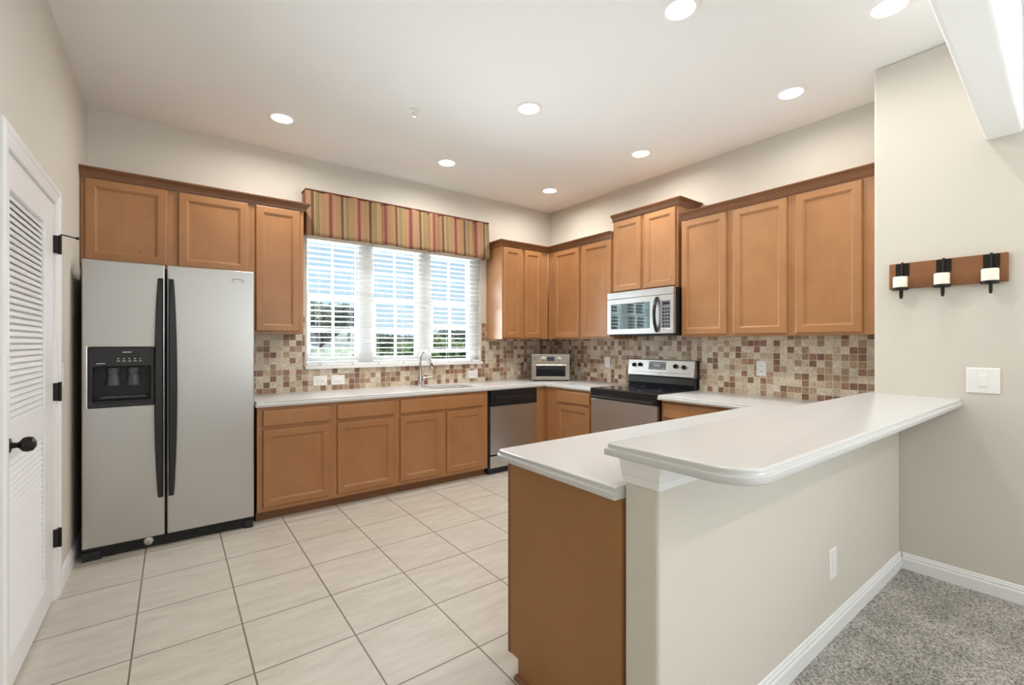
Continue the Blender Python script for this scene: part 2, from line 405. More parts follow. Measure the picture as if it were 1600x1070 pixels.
def ring_plate(mb, o, hs, w0, w1):
    """rectangular slab o=(u0,u1,z0,z1) between depths w0..w1 with through-holes hs, in mb's local frame (u,w,z)"""
    us = sorted(set([o[0], o[1]] + [x for h in hs for x in h[:2]])); zs = sorted(set([o[2], o[3]] + [x for h in hs for x in h[2:]]))
    V = {}
    def vv(u, w, z):
        k = (u, w, z)
        if k not in V: V[k] = mb.v(u, w, z)
        return V[k]
    def solid(i, j):
        if i < 0 or j < 0 or i >= len(us) - 1 or j >= len(zs) - 1: return False
        cu, cz = (us[i] + us[i + 1]) / 2, (zs[j] + zs[j + 1]) / 2
        return not any(h[0] < cu < h[1] and h[2] < cz < h[3] for h in hs)
    for i in range(len(us) - 1):
        for j in range(len(zs) - 1):
            if not solid(i, j): continue
            a, b, c, d = us[i], us[i + 1], zs[j], zs[j + 1]
            mb.f([vv(a, w1, c), vv(b, w1, c), vv(b, w1, d), vv(a, w1, d)])
            mb.f([vv(a, w0, d), vv(b, w0, d), vv(b, w0, c), vv(a, w0, c)])
            if not solid(i - 1, j): mb.f([vv(a, w0, c), vv(a, w1, c), vv(a, w1, d), vv(a, w0, d)])
            if not solid(i + 1, j): mb.f([vv(b, w1, c), vv(b, w0, c), vv(b, w0, d), vv(b, w1, d)])
            if not solid(i, j - 1): mb.f([vv(a, w0, c), vv(b, w0, c), vv(b, w1, c), vv(a, w1, c)])
            if not solid(i, j + 1): mb.f([vv(b, w0, d), vv(a, w0, d), vv(a, w1, d), vv(b, w1, d)])
    return mb

def sweep(mb, path, prof, closed_ends=True):
    """profile (out, z) swept along a plan path with mitres; 'out' is to the right of travel"""
    n = len(path); dirs = []
    for i in range(n - 1):
        d = Vector((path[i + 1][0] - path[i][0], path[i + 1][1] - path[i][1])).normalized(); dirs.append(d)
    rings = []
    for i, p in enumerate(path):
        d0 = dirs[max(i - 1, 0)]; d1 = dirs[min(i, n - 2)]
        n0 = Vector((d0.y, -d0.x)); n1 = Vector((d1.y, -d1.x))
        b = (n0 + n1); b = b / b.length_squared * 2 if b.length > 1e-6 else n0
        rings.append([(p[0] + b.x * o, p[1] + b.y * o, z) for o, z in prof])
    return mb.loft(rings, closed_ends, closed_ends)

CROWN = [(-.012, 0), (.004, 0), (.006, .010), (.010, .012), (.013, .024), (.024, .042), (.036, .052), (.040, .054), (.040, .058), (.050, .060), (.052, .070), (-.012, .070)]
def crown(name, path, z, label=None, parent=None, ends=True):
    mb = MB(); sweep(mb, path, [(o, z + h) for o, h in CROWN])
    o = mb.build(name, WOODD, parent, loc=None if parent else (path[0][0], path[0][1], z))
    if label: tag(o, label, 'crown molding')
    return o

def offset_poly(poly, dist):
    """shift every edge i (poly[i]->poly[i+1]) inwards by dist[i]; poly counter-clockwise"""
    n = len(poly); L = []
    for i in range(n):
        a, b = Vector(poly[i]), Vector(poly[(i + 1) % n]); d = (b - a).normalized(); nn = Vector((-d.y, d.x))
        L.append((a + nn * dist[i], d))
    out = []
    for i in range(n):
        p, d = L[i - 1]; q, e = L[i]
        den = d.x * e.y - d.y * e.x
        if abs(den) < 1e-6: out.append(tuple(q)); continue
        t = ((q.x - p.x) * e.y - (q.y - p.y) * e.x) / den
        out.append(tuple(p + d * t))
    return out
OGEE = [(.003, -.040), (0, -.037), (0, -.020), (.003, -.0175), (.008, -.0165), (.0095, -.012), (.008, -.008), (.0085, -.003), (.0115, -.0008), (.016, 0)]
def slab_top(name, poly, exposed, z, holes=(), m=None, parent=None, prof=OGEE, loc=None, smooth=True):
    mb = MB(); rings = []
    for off, h in prof:
        pts = offset_poly(poly, [off if e else 0 for e in exposed]); rings.append([(x, y, z + h) for x, y in pts])
    R = [[mb.v(*p) for p in r] for r in rings]; n = len(poly)
    for a, b in zip(R[:-1], R[1:]):
        for i in range(n):
            j = (i + 1) % n; mb.f([a[i], a[j], b[j], b[i]])
    for ring, zz in ((R[0], z + prof[0][1]), (R[-1], z)):
        edges = []
        for i in range(n):
            e = mb.bm.edges.get((ring[i], ring[(i + 1) % n])) or mb.bm.edges.new((ring[i], ring[(i + 1) % n])); edges.append(e)
        for h in holes:
            hv = [mb.v(x, y, zz) for x, y in h]
            for i in range(len(hv)): edges.append(mb.bm.edges.new((hv[i], hv[(i + 1) % len(hv)])))
        if holes: bmesh.ops.triangle_fill(mb.bm, edges=edges, use_beauty=True)
        else: mb.f(ring)
    for h in holes:
        mb.bm.verts.ensure_lookup_table()
        for i in range(len(h)):
            a, b = h[i], h[(i + 1) % len(h)]
            q = [mb.v(a[0], a[1], z), mb.v(b[0], b[1], z), mb.v(b[0], b[1], z + prof[0][1]), mb.v(a[0], a[1], z + prof[0][1])]
            mb.f(q)
    bmesh.ops.remove_doubles(mb.bm, verts=mb.bm.verts[:], dist=1e-5)
    return mb.build(name, m or COUNTER, parent, loc=loc, smooth=smooth, angle=50)

def arc(cx, cy, r, a0, a1, n=8):
    return [(cx + r * math.cos(math.radians(a0 + (a1 - a0) * k / n)), cy + r * math.sin(math.radians(a0 + (a1 - a0) * k / n))) for k in range(n + 1)]

# ------------------------------------------------------------------ setting
XL, YA, XB, XW, YW, H = -.50, 4.47, 3.97, 3.515, .92, 3.06
YS = -5.0                                                       # wall behind the camera
WX0, WX1, WZ0, WZ1 = .985, 2.875, 1.14, 2.36
struct(box('floor', floor_tiles('ceramic_floor_tile', .6775, 3.349, .4105), (XL - .15, XB + .15, .86, YA + .15, -.12, 0)))
struct(box('floor_carpet', carpet_mat(), (XL - .15, XW + .15, YS - .15, .86, -.12, .004)))
struct(box('ceiling', CEIL, (XL - .15, XB + .15, YS - .15, YA + .15, H, H + .12)))
mb = MB(faceA(YA)); ring_plate(mb, (XL, XB, 0, H), [(WX0, WX1, WZ0, WZ1)], -.15, 0); struct(mb.build('wall_back', WALL))
struct(box('wall_right', WALL, (XB, XB + .15, YW, YA + .15, 0, H)))
struct(box('wall_right', WALL, (XW, XB + .15, -1.2, YW, 0, H), bevel=.012, seg=3))
mb = MB(faceB(XW)); ring_plate(mb, (YS - .15, -1.2, 0, H), [(-4.15, -1.25, .03, 2.42)], -.15, 0); struct(mb.build('wall_right', WALL))
DY0, DY1, DZ = 2.485, 3.345, 2.085
mb = MB(faceW(XL)); ring_plate(mb, (YS, YA + .15, 0, H), [(DY0, DY1, -.001, DZ)], -.15, 0); struct(mb.build('wall_left', WALL))
mb = MB(faceP(YS)); ring_plate(mb, (XL, XB, 0, H), [(1.5, 3.4, .3, 2.6)], -.15, 0); struct(mb.build('wall_front', WALL))
# half wall under the breakfast bar
struct(box('wall_peninsula', WALL, (1.12, XW, .795, .92, 0, 1.0), bevel=.014, seg=4))
# dropped beam above the dining side
mb = MB(); a = Vector((3.53, .437)); b_ = Vector((1.924, .369)); d = (b_ - a).normalized()
A0 = a - d * .02; A1 = a + d * 4.05; nn = Vector((d.y, -d.x)) * 1.0
if nn.y > 0: nn = -nn
A2 = A1 + nn * .14; A3 = A0 + nn * .14
mb.prism([tuple(A0), tuple(A1), tuple(A2), tuple(A3)], 2.445, H)
o = struct(mb.build('trim_1', CEIL, bevel=.018, seg=4))
# baseboards
BB = [(0, 0), (.014, 0), (.014, .062), (.010, .070), (.010, .080), (.006, .086), (.005, .094), (0, .098)]
def baseboard(name, path):
    mb = MB(); sweep(mb, path, BB); return struct(mb.build(name, TRIM))
baseboard('baseboard_peninsula', [(1.12, .92), (1.12, .795), (XW, .795)])
baseboard('baseboard_right', [(XW, .781), (XW, -1.2)])
baseboard('baseboard_left', [(XL, 3.455), (XL, YA)])
baseboard('baseboard_left', [(XL, YS), (XL, 2.39)])
# rear window of the dining side
mb = MB(faceP(YS)); ring_plate(mb, (1.5, 3.4, .3, 2.6), [(1.56, 2.43, .36, 2.54), (2.47, 3.34, .36, 2.54)], -.13, -.10); w2 = struct(mb.build('window_2', TRIM))
mb = MB(faceB(XW)); ring_plate(mb, (-4.15, -1.25, .03, 2.42), [(-4.09, -2.73, .09, 2.36), (-2.67, -1.31, .09, 2.36)], -.12, -.08); struct(mb.build('added_patio_door', TRIM))  # unseen patio door, added as an opening for the fill light
# kitchen window: three double hung units
def window():
    w = bpy.data.objects.new('window_1', None); COL.objects.link(w); w.location = (1.93, 4.57, WZ0); w['kind'] = 'structure'; ORG[w] = Vector(w.location)
    T = faceA(4.58)
    mb = MB(T)
    units = [(1.005, 1.485), (1.635, 2.125), (2.285, 2.775)]
    ring_plate(mb, (WX0, WX1, WZ0, WZ1), [(u0, u1, 1.175, 2.335) for u0, u1 in units], -.04, .03); mb.build('window_frame', TRIM, w, bevel=.003)
    for k, (u0, u1) in enumerate(units):
        zb = 1.18 if k < 2 else 1.25
        zm = 1.80
        c = (u0 + u1) / 2
        s = MB(T)
        ring_plate(s, (u0, u1, zm - .012, 2.335), [(u0 + .02, c - .010, zm + .02, 2.068), (c + .010, u1 - .02, zm + .02, 2.068), (u0 + .02, c - .010, 2.092, 2.32), (c + .010, u1 - .02, 2.092, 2.32)], -.03, -.008)
        s.build('upper_sash', TRIM, w, bevel=.002)
        s = MB(T); top = zm + .015 + (0 if k < 2 else .02); mid = 1.485 if k < 2 else 1.54
        ring_plate(s, (u0, u1, zb, top), [(u0 + .03, c - .010, zb + .04, mid - .012), (c + .010, u1 - .03, zb + .04, mid - .012), (u0 + .03, c - .010, mid + .012, top - .03), (c + .010, u1 - .03, mid + .012, top - .03)], -.004, .02)
        s.build('lower_sash', TRIM, w, bevel=.002)
        for z0, z1, dd, zc in ((zm, 2.33, -.02, 0), (zb + .02, top - .01, .008, 0)):
            g = MB(T); g.box(u0 + .015, u1 - .015, dd - .0015, dd + .0015, z0, z1); g.build('pane', GLASS, w)
    s = MB(); s.box(.965, 2.895, 4.435, 4.60, 1.113, 1.141); s.build('window_sill', TRIM, w, bevel=.004)
window()

# ------------------------------------------------------------------ mosaic backsplash
T = faceA(YA)
mb = MB(T); ring_plate(mb, (.47, XB - .001, .905, 1.482), [(.965, 2.893, 1.113, 1.6), (.47, .9, 1.432, 1.6), (2.95, 4.5, 1.47, 1.6)][:1], .0005, .008)
o = mb.build('mosaic_backsplash', tile_mosaic('stone_mosaic_window_wall', 'X', .905, .47), loc=(.47, YA, .905)); 
tag(o, 'brown and cream stone mosaic backsplash under and beside the window', 'backsplash')
# the mosaic's object coordinates start at its own lower left corner
o.data.materials[0] = tile_mosaic('stone_mosaic_window_side', 'X', 0, 0)
mb = MB(); mb.box(XB - .008, XB - .0005, YW + .002, YA - .009, .905, 1.432)
o = mb.build('mosaic_backsplash', tile_mosaic('stone_mosaic_stove_side', 'Y', 0, 0), loc=(XB, YW, .905))
tag(o, 'brown and cream stone mosaic backsplash on the wall behind the stove', 'backsplash')

# ------------------------------------------------------------------ louvered door on the left wall
def louver_door():
    d = bpy.data.objects.new('door_1', None); COL.objects.link(d); d.location = (XL, DY0, 0); d['kind'] = 'structure'; ORG[d] = Vector(d.location)
    T = faceW(XL)
    hs = [(2.553, 3.150, 1.035, 1.945), (2.553, 3.150, .14, .90)]
    mb = MB(T); ring_plate(mb, (DY0 + .004, DY1 - .004, .012, DZ - .004), hs, -.040, -.003); mb.build('door_slab', LOUVER, d, bevel=.003)
    for (a, b, z0, z1) in hs:
        s = MB(T)
        n = int((z1 - z0) / .0262)
        for k in range(n):
            z = z0 + (k + .5) * (z1 - z0) / n; hh = .0200
            s.loft([[(u, -.032, z + hh), (u, -.012, z - hh), (u, -.0085, z - hh + .005), (u, -.0285, z + hh + .005)] for u in (a + .002, b - .002)])
        s.build('louver_panel', LOUVER, d)
    # casing
    cas = [(0, 0), (0, .007), (.010, .010), (.018, .009), (.030, .012), (.045, .012), (.055, .017), (.075, .018), (.085, .010), (.085, 0)]
    c = MB()
    rings = []
    path = [(DY0, 0), (DY0, DZ), (DY1, DZ), (DY1, 0)]
    outs = [(-1, 0), (-1, 1), (1, 1), (1, 0)]
    for (y, z), (oy, oz) in zip(path, outs):
        rings.append([(XL + h, y + oy * w, z + oz * w) for w, h in cas])
    c.loft(rings); c.build('door_casing', TRIM, d)
    j = MB(T); ring_plate(j, (DY0, DY1, 0, DZ), [(DY0 + .003, DY1 - .003, -.01, DZ - .003)], -.13, 0); j.build('door_jamb', TRIM, d)
    for z in (1.87, 1.096, .328):
        h = MB(); h.box(XL - .004, XL + .017, DY1 - .012, DY1 + .028, z - .046, z + .046)
        h.tube([(XL + .022, DY1 + .002, z - .05), (XL + .022, DY1 + .002, z + .05)], .007, 10)
        h.build('hinge', IRON, d, bevel=.001)
    s = MB(); s.tube([(XL + .022, DY1 + .002, 1.925), (XL + .05, DY1 + .012, 1.922), (XL + .085, DY1 + .02, 1.915)], .0035, 8)
    s.lathe([(.002, 0), (.007, .002), (.007, .014), (.002, .016)], (XL + .078, DY1 + .019, 1.916), 'x', 12); s.build('hinge_stop', IRON, d)
    k = MB(); ky, kz = 2.530, .960
    k.lathe([(.030, 0), (.030, .004), (.026, .009), (.012, .012), (.010, .026), (.013, .032), (.026, .042), (.0295, .056), (.026, .070), (.012, .078), (.001, .079)], (XL - .006, ky, kz), 'x', 24)
    k.build('door_knob', IRON, d, smooth=True)
louver_door()
mb = MB(); mb.box(-1.30, -1.25, 2.2, 3.6, 0, H); mb.box(-1.25, XL - .15, 2.2, 2.25, 0, H); mb.box(-1.25, XL - .15, 3.55, 3.6, 0, H); mb.box(-1.25, XL - .15, 2.25, 3.55, -.02, 0); mb.box(-1.25, XL - .15, 2.25, 3.55, 2.5, 2.55)
struct(mb.build('wall_closet', WALL))

# ------------------------------------------------------------------ refrigerator
def fridge():
    t = thing('refrigerator', 'stainless side by side refrigerator with black handles and ice dispenser', 'refrigerator', (.01, 4.14, 0))
    box('body', BLACKM, (-.445, .472, 3.872, 4.455, .03, 1.835), t, bevel=.006)
    T = faceA(3.862)
    hole = (-.400, -.118, .975, 1.205)
    mb = MB(T)
    fr, dp = .062, .058
    # freezer door with rounded edges; the dispenser sits in a real opening
    us = (-.450, -.0435); 
    ring_plate(mb, (-.450, -.0435, .080, 1.872), [(-.420, -.098, .950, 1.325)], 0, .062)
    dl = mb.build('freezer_door', STEEL, t, bevel=.008, seg=3)
    mb = MB(T); ring_plate(mb, (-.420, -.098, .950, 1.325), [hole], .002, .066); dsp = mb.build('dispenser', BLACK, dl, bevel=.003)
    mb = MB(T); u0, u1, z0, z1 = hole
    mb.box(u0 - .002, u1 + .002, -.004, .0, z0 - .002, z1 + .002)
    mb.box(u0, u1, -.002, .058, z0 - .001, z0 + .012)
    mb.build('dispenser_cavity', BLACKM, dl)
    mb = MB(T)
    for cu, r in ((-.305, .034), (-.205, .034)):
        mb.loft([[(cu + r * s * math.cos(a), .030 + .022 * s * math.sin(a), z) for a in [k * math.pi / 8 for k in range(16)]] for z, s in ((1.195, .95), (1.150, .75), (1.120, .95), (1.085, 1.0), (1.080, .9))])
    mb.box(-.365, -.140, .012, .052, 1.004, 1.014)
    mb.build('dispenser_paddles', DISP, dl, bevel=.001)
    mb = MB(T)
    for i in range(5): mb.box(-.285 + i * .027, -.270 + i * .027, .066, .0668, 1.236, 1.240)
    for i in range(5): mb.box(-.282 + i * .027, -.275 + i * .027, .066, .0668, 1.250, 1.256)
    mb.build('button_markings', MARK, dl)
    MB(T).box(-.258, -.215, .066, .0668, 1.292, 1.297).build('upper_print', MARK, dl)
    MB(T).box(-.382, -.340, .066, .0668, 1.222, 1.226).build('corner_print', MARK, dl)
    mb = MB(T); ring_plate(mb, (-.0325, .4765, .080, 1.872), [], 0, .062); dr = mb.build('fridge_door', STEEL, t, bevel=.008, seg=3)
    # swept emblem near the top corner
    mb = MB(T)
    pts = [(.372 + .036 * math.cos(math.radians(a)), .0635, 1.800 + .013 * math.sin(math.radians(a))) for a in range(-60, 250, 14)]
    mb.tube(pts, [.0015 + .0025 * math.sin(math.pi * i / (len(pts) - 1)) for i in range(len(pts))], 6)
    mb.build('emblem', CHROME, dr)
    # bowed black handles
    for s, par in ((-1, dl), (1, dr)):
        mb = MB(T); inner = -.0385 + s * .0115; rings = []
        N = 26
        for k in range(N + 1):
            q = k / N; z = .335 + q * (1.780 - .335)
            wdt = .026 + .022 * math.sin(math.pi * min(1, max(0, q * .94 + .03))) ** .7
            out = .062 + .014 + .040 * math.sin(math.pi * q) ** .5
            i0, i1 = inner + s * .002, inner + s * (.002 + wdt)
            rings.append([(i0, .060, z), (i1, .060, z), (i1, out - .012, z), (i1 - s * .008, out, z), (i0 + s * .006, out, z), (i0, out - .008, z)])
        mb.loft(rings); mb.build('handle', BLACK, par, smooth=True, angle=40)
    g = MB(T); g.box(-.445, .470, -.06, .030, .012, .072)
    for i in range(4): g.box(-.36, .40, .030, .036, .020 + i * .012, .026 + i * .012)
    g.box(-.450, -.36, .0, .048, 0.0, .055); g.box(.42, .472, .0, .048, 0.0, .055)
    g.build('base_grille', BLACKM, t, bevel=.002)
    c = MB(T); c.lathe([(.001, 0), (.028, 0), (.030, .006), (.024, .014), (.001, .018)], (-.129, .030, .052), 'y', 20); c.build('filter_cap', CHROME, t, smooth=True)
    for hx in (-.43, .39): box('hinge_cover', GREYP, (hx, hx + .07, 3.865, 3.93, 1.836, 1.862), t, bevel=.004)
fridge()

# ------------------------------------------------------------------ cabinets
def carcass(mb, T=None): return mb
def upperA(label, u0, u1, z0, z1, doors, group, xw1=None, side_fill=None):
    t = thing('wall_cabinet', label, 'cabinet', ((u0 + u1) / 2, YA, z0), group)
    box('cabinet_box', WOOD, (u0, u1, 4.15, YA - .001, z0, z1), t, bevel=.0015)
    for (a, b, c, d) in doors: shaker(faceA(4.15), a, b, c, d, 'door', t)
    return t
GA = 'maple wall cabinets'
upperA('maple wall cabinet with two wide doors above the refrigerator', -.497, .4965, 1.890, 2.470, [(-.475, -.035, 1.912, 2.474 - .012), (.030, .4755, 1.912, 2.462)], GA)
upperA('tall single-door maple wall cabinet between refrigerator and window', .4975, .888, 1.430, 2.470, [(.529, .856, 1.448, 2.462)], GA)
upperA('maple wall cabinet with two narrow doors right of the window', 2.960, 3.640, 1.400, 2.445, [(2.967 + .004, 3.228, 1.415, 2.437), (3.272, 3.532, 1.415, 2.437)], GA)
def upperB(label, y0, y1, z0, z1, doors, group, face=3.65):
    t = thing('wall_cabinet', label, 'cabinet', (XB, (y0 + y1) / 2, z0), group)
    box('cabinet_box', WOOD, (face, XB - .001, y0, y1, z0, z1), t, bevel=.0015)
    for (a, b) in doors: shaker(faceB(face), a, b, z0 + .015, z1 - .010, 'door', t)
    return t
upperB('maple wall cabinet with two doors in the corner above the toaster oven', 3.137, 4.149, 1.400, 2.445, [(3.619, 4.033), (3.157, 3.568)], GA)
mwc = upperB('short maple wall cabinet raised above the microwave', 2.383, 3.135, 1.862, 2.600, [(2.782, 3.122), (2.401, 2.741)], GA)
upperB('maple wall cabinet with two doors right of the microwave', 1.444, 2.348, 1.410, 2.445, [(1.931, 2.339), (1.471, 1.876)], GA)
upperB('single-door maple wall cabinet beside the candle wall corner', .923, 1.4435, 1.410, 2.445, [(1.013, 1.416)], GA)
crown('crown_molding', [(.888, YA - .002), (.888, 4.15), (-.498, 4.15)][::-1], 2.462, 'long brown crown molding above refrigerator cabinets left of the window')
crown('crown_molding', [(2.960, YA - .002), (2.960, 4.15), (3.65, 4.15), (3.65, 3.139)], 2.440, 'brown crown molding turning the inside corner above the toaster oven')
crown('crown_molding', [(3.65, 3.137), (3.65, 2.383), (XB - .002, 2.383)], 2.592, None, mwc)
crown('crown_molding', [(3.65, 2.345), (3.65, .925)], 2.440, 'long brown crown molding on the cabinets right of the microwave')

def base_unit(label, T, u0, u1, box_dims, toe_dims, fronts, nocat=None):
    c = ((box_dims[0] + box_dims[1]) / 2, (box_dims[2] + box_dims[3]) / 2, 0)
    t = thing('base_cabinet', label, 'cabinet', c, 'maple base cabinets')
    if nocat:
        mb = MB(); a, b_, c_, d_ = box_dims[:4]
        mb.box(a, b_, c_, c_ + .019, .075, .869); mb.box(a, a + .016, c_ + .0191, d_, .075, .869); mb.box(b_ - .016, b_, c_ + .0191, d_, .075, .869); mb.box(a + .0161, b_ - .0161, c_ + .0191, d_, .075, .10)
        mb.build('cabinet_box', WOOD, t)
    else: box('cabinet_box', WOOD, (*box_dims[:4], .075, .869), t, bevel=.0015)
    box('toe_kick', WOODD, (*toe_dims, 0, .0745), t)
    for kind, a, b, z0, z1 in fronts:
        (shaker if kind == 'door' else slab)(T, a, b, z0, z1, 'door' if kind == 'door' else 'drawer', t)
    return t
def baseA(label, u0, u1, fronts, hollow=None): return base_unit(label, faceA(3.87), u0, u1, (u0, u1, 3.87, YA - .001), (u0, u1, 3.925, 4.2), fronts, hollow)
baseA('maple base cabinet with drawer and door next to the refrigerator', .503, 1.0575, [('drawer', .541, 1.028, .722, .842), ('door', .541, 1.028, .108, .694)])
baseA('maple base cabinet with drawer and door, second from the refrigerator', 1.0580, 1.6035, [('drawer', 1.085, 1.573, .722, .842), ('door', 1.085, 1.573, .108, .694)])
baseA('double-door maple sink base cabinet left of the dishwasher', 1.6040, 2.575, [('drawer', 1.631, 2.510, .722, .842), ('door', 1.631, 2.045, .108, .694), ('door', 2.100, 2.512, .108, .694)], True)
t = base_unit('maple corner base cabinet with drawer between dishwasher and stove', faceB(3.36), 0, 0, (3.36, XB - .001, 3.137, YA - .001), (3.42, 3.9, 3.137, 4.3), [('drawer', 3.180, 3.660, .722, .842), ('door', 3.180, 3.660, .108, .694)])
box('corner_filler', WOOD, (3.222, 3.3595, 3.87, 3.90, .075, .869), t)
box('corner_filler', WOODD, (3.222, 3.4195, 3.925, 3.94, 0, .0745), t)
base_unit('maple base cabinet right of the stove with one drawer', faceB(3.36), 0, 0, (3.36, XB - .001, .925, 2.352), (3.42, 3.9, .925, 2.352), [('drawer', 1.60, 2.325, .722, .842), ('door', 1.60, 1.95, .108, .694), ('door', 1.975, 2.325, .108, .694)])
# peninsula cabinets with finished end panel
t = thing('base_cabinet', 'maple peninsula cabinet with a plain brown end panel under the low counter', 'cabinet', (2.2, 1.2, 0), 'maple base cabinets')
mb = MB(); mb.box(1.126, 3.355, .925, 1.500, .075, .869); mb.build('cabinet_box', WOOD, t)
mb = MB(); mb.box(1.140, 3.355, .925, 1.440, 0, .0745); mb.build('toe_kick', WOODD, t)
mb = MB(); P_ = [(.925, 0), (1.448, 0), (1.448, .080), (1.4995, .080), (1.4995, .869), (.925, .869)]
mb.loft([[(1.112, y, z) for y, z in P_], [(1.1255, y, z) for y, z in P_]]); mb.build('end_panel', PANEL, t, bevel=.0008)
mb = MB(); mb.box(1.112, 1.160, 1.500, 1.5195, .075, .869); mb.build('corner_stile', WOODD, t, bevel=.004)
mb = MB(); mb.tube([(1.108, .925, .006), (1.108, 1.455, .006)], .013, 10); mb.build('shoe_molding', WOODD, t)
for i in range(4): shaker(faceP(1.500), 1.18 + i * .54, 1.18 + i * .54 + .49, .108, .842, 'door', t)

# ------------------------------------------------------------------ countertops
LIPY = 3.838; LIPX = 3.328
cc = [(.490, LIPY), (LIPX - .0, LIPY), (LIPX, 3.139), (XB - .0085, 3.139), (XB - .0085, YA - .0085), (.490, YA - .0085)]
SX0, SX1, SY0, SY1 = 2.00, 2.48, 3.905, 4.27
hole = [(SX0, SY0), (SX1, SY0), (SX1, SY1), (SX0, SY1)]
hole = arc(SX0 + .04, SY0 + .04, .04, 180, 270, 4) + arc(SX1 - .04, SY0 + .04, .04, 270, 360, 4) + arc(SX1 - .04, SY1 - .04, .04, 0, 90, 4) + arc(SX0 + .04, SY1 - .04, .04, 90, 180, 4)
top = slab_top('countertop', cc, [True, True, False, False, False, True], .910, [hole], loc=(.49, LIPY, .87))
tag(top, 'long white countertop with sink under the window, turning to the stove', 'countertop')
# countertop right of the stove and over the peninsula, one piece
PY = 1.562; PX = 1.075
cc = [(XB - .0085, .9215), (XB - .0085, 2.352), (LIPX - .03, 2.352), (LIPX - .03, PY), (PX + .02, PY), (PX, PY - .02), (PX, .9215)]
top2 = slab_top('countertop', cc, [False, False, True, True, True, True, False], .910, loc=(PX, .9215, .87))
tag(top2, 'low white countertop from the stove onto the peninsula', 'countertop')
# raised bar
bx0, by0, by1 = 1.088, .520, .972
cc = [(bx0 + .02, by1), (bx0, by1 - .02)] + arc(bx0 + .11, by0 + .11, .11, 180, 270, 10) + [(XW - .001, by0), (XW - .001, by1 - .03)]
cc = [(bx0, by1)] + arc(bx0 + .11, by0 + .11, .11, 180, 270, 10) + [(XW - .001, by0), (XW - .001, YW - .0005), (XW + .03, YW + .001), (XW + .03, by1)]
cc = [(bx0, by1)] + arc(bx0 + .11, by0 + .11, .11, 180, 270, 10) + [(XW - .001, by0), (XW - .001, YW + .0005), (XB - .0085, YW + .0005), (XB - .0085, by1)]
bar = slab_top('bar_top', cc, [True] * 12 + [False, False, False, True], 1.040, loc=(bx0, by0, 1.0))
tag(bar, 'raised white breakfast bar top with rounded front corner', 'bar top')
# white trim collar under the bar
mb = MB(); AP = [(0, .925), (.003, .925), (.005, .945), (.010, .955), (.014, .975), (.020, .999), (0, .999)]
sweep(mb, [(1.118, .9205), (1.118, .793), (XW - .001, .793)], AP)
o = mb.build('bar_trim', TRIM, loc=(1.118, .793, .925)); tag(o, 'white trim collar around the half wall under the bar top', 'trim')
# sink bowl
t = thing('kitchen_sink', 'stainless undermount sink in the counter below the window', 'sink', (2.24, 4.09, .70))
mb = MB()
def rr(i, z):
    a, b, c, d = SX0 + i, SX1 - i, SY0 + i, SY1 - i; r = .045
    return [(x, y, z) for x, y in arc(a + r, c + r, r, 180, 270, 4) + arc(b - r, c + r, r, 270, 360, 4) + arc(b - r, d - r, r, 0, 90, 4) + arc(a + r, d - r, r, 90, 180, 4)]
mb.loft([rr(-.02, .8695), rr(.0, .8695), rr(.004, .80), rr(.012, .72), rr(.04, .70)], cap0=False); mb.build('bowl', STEELH, t, smooth=True)
mb = MB(); mb.lathe([(.001, 0), (.045, 0), (.045, .004), (.03, .003), (.001, .002)], (2.24, 4.09, .7005), 'z', 24); mb.build('drain', CHROME, t)
mb = MB()
for i in range(9): mb.tube([(SX0 + .05 + i * .048, SY0 + .03, .845), (SX0 + .05 + i * .048, SY1 - .03, .845)], .003, 6)
for y in (SY0 + .03, (SY0 + SY1) / 2, SY1 - .03): mb.tube([(SX0 + .03, y, .850), (SX1 - .03, y, .850)], .003, 6)
for x in (SX0 + .012, SX1 - .012):
    for y in (SY0 + .05, SY1 - .05): mb.box(x - .010, x + .02, y - .006, y + .006, .842, .852)
o = mb.build('sink_rack', CHROME, loc=(2.24, 4.09, .84)); tag(o, 'wire rack set inside the stainless sink', 'sink rack')
# faucet
t = thing('faucet', 'brushed nickel gooseneck pull-down faucet beside the sink', 'faucet', (2.05, 4.335, .91))
mb = MB(); mb.lathe([(.001, 0), (.030, 0), (.030, .006), (.024, .012), (.0235, .095), (.0175, .125), (.0135, .150), (.0125, .16)], (2.05, 4.335, .9105), 'z', 24); mb.build('body', CHROME, t, smooth=True)
mb = MB(); pts = [(2.05, 4.335, 1.06), (2.05, 4.335, 1.17)]
for k in range(13):
    a = math.pi * (1 - k / 12); pts.append((2.05 + .012 * (1 + math.cos(a)), 4.335 - .090 * (1 + math.cos(a)), 1.17 + .103 * math.sin(a)))
pts.append((2.075, 4.150, 1.165))
mb.tube(pts, .0115, 14); mb.build('spout', CHROME, t, smooth=True)
mb = MB(); mb.tube([(2.0745, 4.152, 1.176), (2.080, 4.140, 1.12), (2.083, 4.134, 1.095)], [.0125, .0165, .019], 16); mb.build('spray_head', CHROME, t, smooth=True)
mb = MB(); mb.box(2.072, 2.088, 4.128 - .006, 4.130, 1.125, 1.150); mb.build('spray_button', BLACK, t)
mb = MB(); mb.tube([(2.072, 4.330, .985), (2.098, 4.325, .990)], .017, 14); mb.tube([(2.09, 4.326, .992), (2.13, 4.316, 1.000), (2.175, 4.306, 1.003)], [.009, .007, .006], 10); mb.build('lever', CHROME, t, smooth=True)

